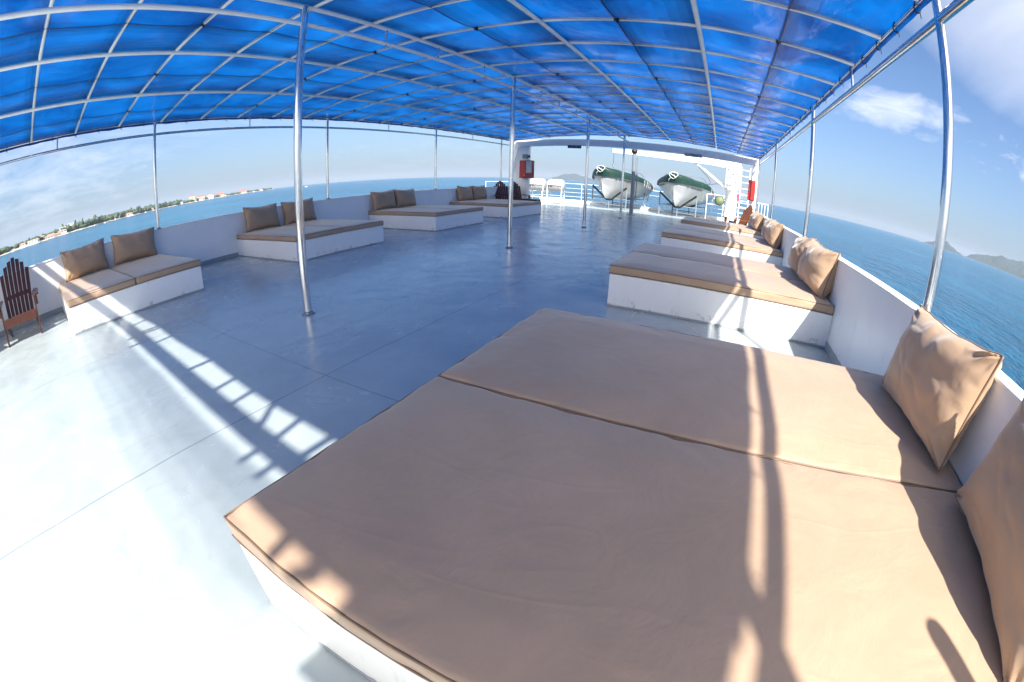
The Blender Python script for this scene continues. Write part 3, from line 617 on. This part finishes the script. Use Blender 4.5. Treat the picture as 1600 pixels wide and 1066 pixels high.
# lifeboats (local: bow at origin pointing -y, length along +y)
def boat_section(t):
    """half beam, gunwale z, chine half beam, chine z, keel z at fraction t of the length"""
    hb=1.32*min(1,(max(t,0)/.40))**.48*(1-.16*max(0,t-.55)/.45)+.02
    gz=1.64-.42*t**1.1
    kz=.50+ .30*max(0,1-t/.10)**1.6; ch=hb*(.50+.18*min(1,t/.5)); cz=kz+(gz-kz)*(.50-.12*min(1,t/.6))
    return hb,gz,ch,cz,kz
LB=4.3
def lifeboat(label,loc,rz,lab2):
    t=thing('lifeboat',label,'lifeboat',loc,rz,'white lifeboats with green covers on cradles')
    n=30; rows=[]
    for k in range(n+1):
        q=(k/n)**1.4; hb,gz,ch,cz,kz=boat_section(q); y=q*LB-.10*(1-q)**8*0
        rake=.22*max(0,1-q/.12)
        rows.append([(-hb,y-rake*1.0,gz),(-(hb*.92+.02),y-rake*.8,gz-.16),(-ch,y-rake*.3,cz),(-ch*.5,y,(cz+kz)/2-.005),(0,y,kz),(ch*.5,y,(cz+kz)/2-.005),(ch,y-rake*.3,cz),(hb*.92+.02,y-rake*.8,gz-.16),(hb,y-rake,gz)])
    v=[p for r2 in rows for p in r2]; m9=9
    f=[(i*m9+j,i*m9+j+1,(i+1)*m9+j+1,(i+1)*m9+j) for i in range(n) for j in range(m9-1)]+[tuple(n*m9+j for j in range(m9)),tuple(range(m9))[::-1]]
    f+=[tuple([i*m9+8,i*m9,(i+1)*m9,(i+1)*m9+8]) for i in range(n)]
    mb=MB(); mb.add(v,f,False); mb.build('hull','hull_white',t)
    # bulging green cover rolled round the gunwale
    mb=MB(); cs=14; vv=[]; nn=34
    for k in range(nn+1):
        q=k/nn; qq=max(.0,q)**1.5*.93; hb,gz,*_=boat_section(qq); y=qq*LB-.24*max(0,1-qq/.12)-.03*(k==0)
        top=.47*(1-.3*qq); lump=1+.08*noise.noise((q*9,1,3))
        for j in range(cs+1):
            a=math.pi*j/cs; x=-math.cos(a)*(hb+.075)*(1+.02*math.sin(3*a)); z=gz-.05+top*lump*(math.sin(a)**.55 if 0<j<cs else 0)
            z+= .02*noise.noise((x*3,y*3,1)); vv.append((x,y-.10*math.sin(a)*max(0,1-q*4),z))
    ff=[(i*(cs+1)+j,i*(cs+1)+j+1,(i+1)*(cs+1)+j+1,(i+1)*(cs+1)+j) for i in range(nn) for j in range(cs)]+[tuple(range(cs+1))[::-1],tuple(nn*(cs+1)+j for j in range(cs+1))]
    mb.add(vv,ff,True); cv=mb.build('cover','green_cover',t)
    mb=MB(); q0=.93; hb,gz,*_=boat_section(q0)
    mb.grid(lambda u,w:(math.cos(math.pi*u)*-(hb+.06),LB*(q0-.13+.13*w),gz-.06+.40*max(0,math.sin(math.pi*u))**.55-.05*w),14,3); mb.build('stern_flap','orange_fabric',t)
    mb=MB()
    for k in range(6):
        qq=.45+.09*k; hb,gz,*_=boat_section(qq); mb=MB(); mb.tube([(hb+.06,qq*LB,gz+.12),(hb+.075,qq*LB,gz-.02),(hb+.03,qq*LB+.03,gz-.2)],.012,6); mb.build('lifeline','white_rope',t)
    for k in range(3): mb=MB(); mb.tube([(.80+.02*k,LB-.1,1.15),(.84,LB+.02,.85-.08*k),(.78,LB+.06,.62-.1*k),(.66,LB+.03,.80),(.64,LB-.0,1.1)],.018,6); mb.build('stern_rope','white_rope',t)
    mb=MB(); mb.tube([(.0+.19*math.cos(a)+.05*math.sin(2*a),-.36+.03*math.sin(3*a),1.93+.15*math.sin(a)) for a in [2*math.pi*k/20 for k in range(20)]],.014,7,closed=True); mb.tube([(-.16,-.33,2.0),(-.05,-.38,1.95),(.06,-.38,1.9),(.12,-.36,1.82)],.022,7); mb.tube([(-.12,-.36,1.82),(-.22,-.34,1.72),(-.24,-.2,1.64)],.02,7); mb.build('bow_rope','white_rope',t)
    for s in (-1,1):
        mb=MB(); mb.tube([(s*(boat_section(q)[0]*.72),q*LB,boat_section(q)[1]+.42+.10*math.sin(math.pi*min(1,(q-.12)/.6))) for q in [.12+.05*k for k in range(14)]],.012,6); mb.build('grab_rail','steel_grey',t)
    # lettering on both bows lies in the tilted flare
    for s,nn2 in ((1,11),(-1,7)):
        mb=MB(); q0,q1=.055,.30
        a0=boat_section(q0); a1=boat_section(q1); rk=.22*max(0,1-q0/.12)
        A=Vector((s*(a0[0]*.97+.012),q0*LB-rk*.9,a0[1]-.10)); B=Vector((s*(a1[0]*.975+.012),q1*LB,a1[1]-.10)); ex=(B-A).normalized(); up=Vector((0,0,1)); nrm=ex.cross(up)*(1)
        if nrm.x*s<0: nrm=-nrm
        up=nrm.cross(ex); up=up if up.z>0 else -up
        L=(B-A).length; M4=Matrix((ex,-nrm,up)).transposed().to_4x4(); M4.translation=A+nrm*.03
        strokes(mb,.04,L-.02,-.10,.0,nn2,0,11+s,M4); mb.build('lettering','ink',t)
    c=thing('boat_cradle',lab2,'cradle',loc,rz,'grey steel cradles under the lifeboats')
    for y in (.75,3.3):
        hb,gz,ch,cz,kz=boat_section(y/LB); w=.92
        mb=MB(); mb.tube([(-w,y,1.10),(-.12,y,kz-.045),(.12,y,kz-.045),(w,y,1.10)],.05,8); mb.build('padding','black_rubber',c)
        mb=MB(); mb.tube([(-w-.02,y+.02,.52),(w+.02,y+.02,.52)],.028,8); mb.build('cross_bar','steel_grey',c); mb=MB(); mb.tube([(-w,y+.02,.2),(w,y+.02,.2)],.02,8); mb.build('cross_bar','steel_grey',c)
        for s in(-1,1): mb=MB(); mb.tube([(s*w,y+.02,.001),(s*w,y+.02,1.07)],.035,8); mb.build('leg','steel_grey',c)
        mb=MB(); mb.tube([(0,y+.02,.001),(0,y+.02,.52)],.028,8); mb.build('leg','steel_grey',c)
    for s in(-1,1): mb=MB(); mb.tube([(s*.92,.77,.50),(s*.92,3.32,.50)],.022,8); mb.build('side_bar','steel_grey',c)
lifeboat('left lifeboat with the dark green cover nearer the centre posts',(-5.55,20.45,0),R(-10),'grey steel cradle carrying the left lifeboat')
lifeboat('right lifeboat with a white rope coil at its bow, beneath the crane arm',(-2.12,20.45,0),R(-9),'grey steel cradle carrying the right lifeboat')
# pole in front of the boats
t=thing('deck_post','grey steel post with a round black lamp head between the lifeboats','post',(-3.68,18.36,0)); mb=MB(); mb.tube([(0,0,0),(0,0,2.62)],.085,16); mb.build('shaft','steel_grey',t)
mb=MB(); mb.lathe([(.2,.001),(.2,.02),(.1,.03)],18); mb.build('foot_plate','steel_grey',t); mb=MB(); mb.lathe([(.0,2.62),(.08,2.63),(.13,2.70),(.13,2.77),(.08,2.84),(0,2.86)],16); mb.build('lamp_head','black_rubber',t)
mb=MB(); mb.tube([(.15,0,.6),(.15,0,2.5)],.025,8); 
for z in(.7,1.6,2.4): mb.tube([(.05,0,z),(.15,0,z)],.015,6)
mb.build('conduit','steel_grey',t)
# crane
YK=22.0
t=thing('deck_crane','white knuckle crane with a long horizontal jib over the lifeboats','crane',(0,0,0))
mb=MB(); mb.lathe([(.42,.002),(.42,.06),(.30,.08),(.30,1.62),(.36,1.64),(.36,1.72)],24,Matrix.Translation((.58,YK,0))); mb.build('pedestal','bright_white',t)
mb=MB(); mb.box(.22,.94,YK-.3,YK+.3,1.72,3.05,.03); mb.box(.28,.90,YK-.36,YK-.3,1.9,2.9,.01); mb.build('tower','bright_white',t)
mb=MB(); n=10
v=[];hh=lambda q:.20-.11*q
for k in range(n+1):
    q=k/n; x=.45-5.98*q; zc=2.86+.12*q+.05*math.sin(math.pi*min(1,q*3)) if q<.34 else 2.86+.12*q; e=hh(q)
    v+=[(x,YK-e*.7,zc-e),(x,YK+e*.7,zc-e),(x,YK+e*.7,zc+e),(x,YK-e*.7,zc+e)]
f=[(k*4+a,k*4+(a+1)%4,(k+1)*4+(a+1)%4,(k+1)*4+a) for k in range(n) for a in range(4)]+[(0,1,2,3),(n*4+3,n*4+2,n*4+1,n*4)]
mb.add(v,f); mb.build('jib','bright_white',t)
mb=MB(); mb.tube([(.2,YK,1.72),(-.9,YK,2.47)],.075,10); mb.tube([(-.9,YK,2.47),(-1.32,YK,2.72)],.045,10); mb.build('hydraulic_ram','bright_white',t)
mb=MB(); mb.tube([(-1.2,YK-.12,2.6),(-.6,YK-.14,2.05),(-.5,YK-.14,1.85),(-.75,YK-.14,1.7),(-.2,YK-.14,1.85),(.2,YK-.1,1.9)],.014,6); mb.build('hose','dark_rope',t)
for k in range(9):
    mb=MB(); x=.3+.13*(k%4); z=1.8+.2*(k//2); mb.box(x,x+.08,YK-.375,YK-.362,z,z+.05,.004)
    mb.tube([(x+.05,YK-.38,z),(x+.02,YK-.39,z+.12),(x+.12,YK-.38,z+.2)],.014,6); mb.build('fitting','steel_grey',t)
mb=MB(); mb.tube([(-5.48,YK,2.88),(-5.48,YK,2.3)],.01,6); mb.build('cable','dark_rope',t); mb=MB(); mb.tube([(-5.48,YK,2.3),(-5.48,YK,2.12)],.055,10); mb.tube([(-5.48,YK,2.12),(-5.48+.05,YK,2.04),(-5.48,YK,2.0),(-5.53,YK,2.04)],.018,8); mb.build('hook_block','steel_grey',t)
t=thing('ladder','white vertical ladder between the crane and the right gantry post','ladder',(0,0,0)); 
for x in(.98,1.42): mb=MB(); mb.tube([(x,YK-.2,.002),(x,YK-.2,2.85)],.024,8); mb.build('rail','bright_white',t)
for k in range(9): mb=MB(); mb.tube([(.98,YK-.2,.3+.3*k),(1.42,YK-.2,.3+.3*k)],.018,8); mb.build('rung','bright_white',t)
t=thing('buoy_bag','round pale green lifebuoy bag tied to the rail beside the crane','bag',(.0,21.5,1.05)); mb=MB(); mb.lathe([(0,-.09),(.14,-.085),(.20,-.03),(.21,.03),(.14,.085),(0,.09)],22,Matrix.Rotation(R(90),4,'X')); mb.build('shell','bag_green',t); mb=MB(); mb.tube([(.215*math.cos(a),0,.215*math.sin(a)) for a in [2*math.pi*k/24 for k in range(24)]],.025,7,closed=True); mb.build('rim','black_rubber',t)
t=thing('pipe_barrier','thin white two-bar barrier holding the green bag by the crane','railing',(0,0,0)); 
for z in (.82,1.30): mb=MB(); mb.tube([(-.62,21.62,z),(.27,21.62,z)],.018,8); mb.build('rail','bright_white',t)
for x in (-.62,.2): mb=MB(); mb.tube([(x,21.62,.002),(x,21.62,1.30)],.02,8); mb.build('upright','bright_white',t)
o=MB(); o.grid(lambda u,w:(.80+.12*u+.02*math.sin(9*w),20.6+.02*math.sin(14*u+3*w),1.52-.30*w-.05*math.sin(3*u)),8,10); o.grid(lambda u,w:(.80+.12*u+.02*math.sin(9*w),20.62+.02*math.sin(14*u+3*w),1.52-.26*w-.05*math.sin(3*u)),8,10); tag(o.build('cloth','pink_cloth'),'crumpled pink cloth hung up beside the crane pedestal','cloth')
t=thing('clothes_line','thin white pole with a crossbar carrying the pink cloth','pole',(0,0,0)); mb=MB(); mb.tube([(.68,20.61,.002),(.68,20.61,1.9)],.022,8); mb.build('upright','bright_white',t); mb=MB(); mb.tube([(.66,20.61,1.53),(1.1,20.61,1.53)],.014,8); mb.build('crossbar','bright_white',t)
# rounded stanchion on the right bulwark next to the camera (its shadow lies on the mattress)
t=thing('bulwark_stanchion','short rounded steel stanchion on the right bulwark beside the nearest pillow','stanchion',(PXR,-.30,HW)); mb=MB(); mb.lathe([(.036,.001),(.036,.62),(.03,.655),(.016,.672),(0,.676)],16); mb.build('bar','stainless',t); mb=MB(); mb.lathe([(.06,.001),(.06,.012),(.042,.016)],16); mb.build('flange','stainless',t)

# ------------------------------------------------------------------ distant shore (left), islands, boats
def pol(az,D): return Vector((D*math.sin(R(az)),D*math.cos(R(az)),0))
SH=[(-112,1500),(-100,1480),(-94,1500),(-88,1600),(-82,1780),(-76,2200),(-72,2650),(-68,3300),(-64,4100),(-60,5200),(-57.7,6200)]
def shoreD(az):
    for (a,d1),(b2,d2) in zip(SH[:-1],SH[1:]):
        if a<=az<=b2: t=(az-a)/(b2-a); return d1+(d2-d1)*t
    return SH[-1][1]
SEA=-12
mb=MB(); n=120
mb.grid(lambda u,v:pol(-112+54.2*u,shoreD(-112+54.2*u)*(1+.006*noise.noise((u*60,0,0)))+ (0,14,60,420,460)[round(v*4)])+Vector((0,0,SEA+(-1,1.2,3.5,4.5,-2)[round(v*4)]+.8*noise.noise((u*90,v*4,0)))),n,4)
tag(mb.build('shore','beach'),kind='structure')
ico=bmesh.new(); bmesh.ops.create_icosphere(ico,subdivisions=2,radius=1); IV=[v.co.copy() for v in ico.verts]; IF=[[q.index for q in p.verts] for p in ico.faces]; ico.free()
mb=MB(); rn=random.Random(3)
for k in range(1500):
    az=rn.uniform(-108,-58.2); D=shoreD(az)+rn.uniform(40,330)
    dens=.25 if (-93.5<az<-88.8) else (.4 if -67.5<az<-60.5 else 1)
    if rn.random()>dens: continue
    hgt=rn.uniform(7,17)*(1.25 if -86<az<-70 else .85)*(1.0+ .25*(shoreD(az)/4000)); tall=rn.random()<.06; hgt*=1.4 if tall else 1; w=rn.uniform(5.5,13)*(.55 if tall else 1)*(1+.5*shoreD(az)/4000); c=pol(az,D); sd=rn.random()*50
    cone=rn.random()<.05
    vs=[]
    for p in IV:
        d=1+.45*noise.noise(p*1.8+Vector((sd,0,0))); q=Vector((p.x*w*d,p.y*w*d,p.z*hgt*.55*d))
        if cone: q.x*=.5*(1.3-p.z*.6); q.y*=.5*(1.3-p.z*.6); q.z*=1.25
        vs.append((c.x+q.x,c.y+q.y,SEA+4+hgt*.6+q.z))
    mb.add(vs,IF)
o=mb.build('shore_trees','forest'); tag(o,'dark green belt of trees along the far left shore','trees',kind='stuff')
def house(label,az,D,w,dp,hgt,wall,roof,rh,flat=False):
    c=pol(az,D); t=thing('house' if hgt<12 else 'hotel',label,'building',(c.x,c.y,SEA+3.5),R(-az))
    mb=MB(); mb.box(-w/2,w/2,-dp/2,dp/2,-3,hgt); mb.build('wall',wall,t)
    mb=MB()
    if flat: mb.box(-w/2-.6,w/2+.6,-dp/2-.6,dp/2+.6,hgt+.01,hgt+rh)
    else:
        e=1.5; mb.add([(-w/2-e,-dp/2-e,hgt+.02),(w/2+e,-dp/2-e,hgt+.02),(w/2+e,dp/2+e,hgt+.02),(-w/2-e,dp/2+e,hgt+.02),(-w/2+dp*.4,0,hgt+rh),(w/2-dp*.4,0,hgt+rh)],[(0,1,5,4),(1,2,5),(2,3,4,5),(3,0,4),(3,2,1,0)])
    mb.build('roof',roof,t)
    fl=max(1,int(hgt/4)); nw=max(2,int(w/11))
    for a in range(fl):
        for b2 in range(nw):
            x=-w/2+w*(b2+.25)/nw; z=hgt*(a+.3)/fl; mb=MB(); mb.box(x,x+w*.45/nw,-dp/2-.12,-dp/2+.1,z,z+hgt*.45/fl); mb.build('window','window_dark',t)
    return t
house('white slab hotel standing above the trees of the far left shore, left block',-86.0,1780,26,16,22,'plaster_white','plaster_white',1.2,True)
house('white stepped hotel standing above the trees of the far left shore, right block',-84.9,1790,28,16,27,'plaster_white','plaster_white',1.2,True)
house('low white building near the waterline at the left part of the shore',-90.2,1600,38,14,9,'plaster_white','plaster_white',1.5,True)
house('white house with pinkish roof just behind the armchair back',-91.6,1590,22,12,8,'plaster_white','roof_pink',3)
house('long pink roofed boathouse on the far left waterline',-87.9,1612,34,12,4,'plaster_white','roof_pink',4)
house('second pink roofed boathouse beside the white hotels',-86.7,1628,26,12,4,'plaster_beige','roof_pink',4)
house('beige tower hotel with a red roof cap on the shore',-68.6,3350,44,26,42,'plaster_beige','roof_red',7)
house('broad beige hotel wing right of the beige tower',-67.4,3560,60,26,30,'plaster_beige','roof_red',8)
house('pale apartment house between the two red roofs',-66.2,3750,56,24,24,'plaster_white','roof_pink',8)
house('red roofed hall in the middle of the shore resort',-64.9,4050,70,30,22,'plaster_beige','roof_red',16)
house('long red roofed pavilion nearest the tip of the shore',-62.0,4750,105,34,16,'plaster_beige','roof_red',16)
house('small white house on the outermost tip of the shore',-59.6,5400,60,24,12,'plaster_white','roof_pink',8)
house('small white resort block left of the beige tower',-70.2,3000,36,18,14,'plaster_white','roof_pink',5)
rn2=random.Random(21)
for k in range(13):
    az=rn2.uniform(-94,-60); c0=house('small pale low house among the trees of the far shore',az,shoreD(az)+rn2.uniform(20,70),rn2.uniform(14,26)*(1+.0002*shoreD(az)),10,rn2.uniform(5,9)*(1+.0001*shoreD(az)),('plaster_white','plaster_beige')[k%2],'roof_pink',4); c0['group']='small pale houses among the shore trees'
def far_boat(label,az,D,L,group):
    c=pol(az,D); t=thing('motorboat',label,'boat',(c.x,c.y,SEA),R(-az)+rn.uniform(-.6,.6),group)
    mb=MB(); mb.prism([(-L/2,-L*.13),(L*.25,-L*.14),(L/2,0),(L*.25,L*.14),(-L/2,L*.13)],-.2,L*.12); mb.build('hull','bright_white',t)
    mb=MB(); mb.box(-L*.3,L*.12,-L*.09,L*.09,L*.12+.01,L*.25,.05); mb.build('cabin','bright_white',t)
far_boat('lone white motorboat far out right of the shore tip',-53.6,2600,16,None)
GB='small white boats moored along the far left shore'
for az,off in ((-95,-60),(-93,-70),(-89.2,-50),(-85.2,-80),(-83.6,-60),(-81.6,-60),(-80.3,-90),(-78.9,-70),(-76.4,-80),(-74.8,-80),(-71.6,-120),(-68.0,-150),(-65.8,-150),(-61.9,-300),(-60.4,-200)):
    D=shoreD(az)+off; far_boat('tiny white boat moored close to the far left shore',az,D,rn.uniform(9,14)*max(1,D/2000),GB)
def island(name,a0,a1,D,prof,depth,seed):
    """prof: list of (azimuth, elevation angle deg of crest)"""
    def el(az):
        for (a,e),(b2,e2) in zip(prof[:-1],prof[1:]):
            if a<=az<=b2: t=(az-a)/(b2-a); t=t*t*(3-2*t); return e+(e2-e)*t
        return 0
    mb=MB(); nv=16
    def fn(u,v):
        az=a0+(a1-a0)*u; rr=D+depth*(v-.5); hgt=(D*math.tan(R(el(az)))+12)*math.sin(math.pi*v)**.8
        hgt*=1+.16*noise.noise((u*14,v*4,seed))+.10*noise.noise((u*40,v*11,seed)); p=pol(az,rr); p.z=SEA-.5+max(0,hgt)+ (7*noise.noise((u*120,v*30,seed)) if hgt>20 else 0); return p
    mb.grid(fn,150,nv,False); tag(mb.build(name,'hill_green'),kind='structure')
island('small_island',27.3,32.6,9000,[(27.3,0),(28.2,.25),(29.3,.72),(30.3,.85),(31.2,.45),(32.0,.12),(32.6,0)],900,1)
island('hills',33.2,62,9500,[(33.2,0),(34.0,.45),(34.6,.64),(36.4,.95),(38.2,1.48),(39.2,1.38),(41,1.65),(45,2.0),(50,1.7),(57,1.2),(62,0)],1500,4)
island('far_island',-22.3,-15.5,14000,[(-22.3,0),(-21.2,.3),(-20.4,.66),(-18.8,.80),(-17.8,.55),(-16.6,.35),(-15.5,0)],900,8)

# ------------------------------------------------------------------ haze over the sea
mh=bpy.data.materials.new('haze_air'); mh.use_nodes=True; g=NT(mh.node_tree); o=g.n('ShaderNodeOutputMaterial'); v=g.n('ShaderNodeVolumePrincipled'); g.put(v.inputs['Color'],(.47,.58,.72)); v.inputs['Density'].default_value=HAZE
g.t.links.new(v.outputs[0],o.inputs['Volume']); MATS['haze_air']=mh
if HAZE>0:
    mb=MB(); mb.box(-41000,41000,-41000,41000,-13,460); tag(mb.build('haze','haze_air'),kind='stuff')
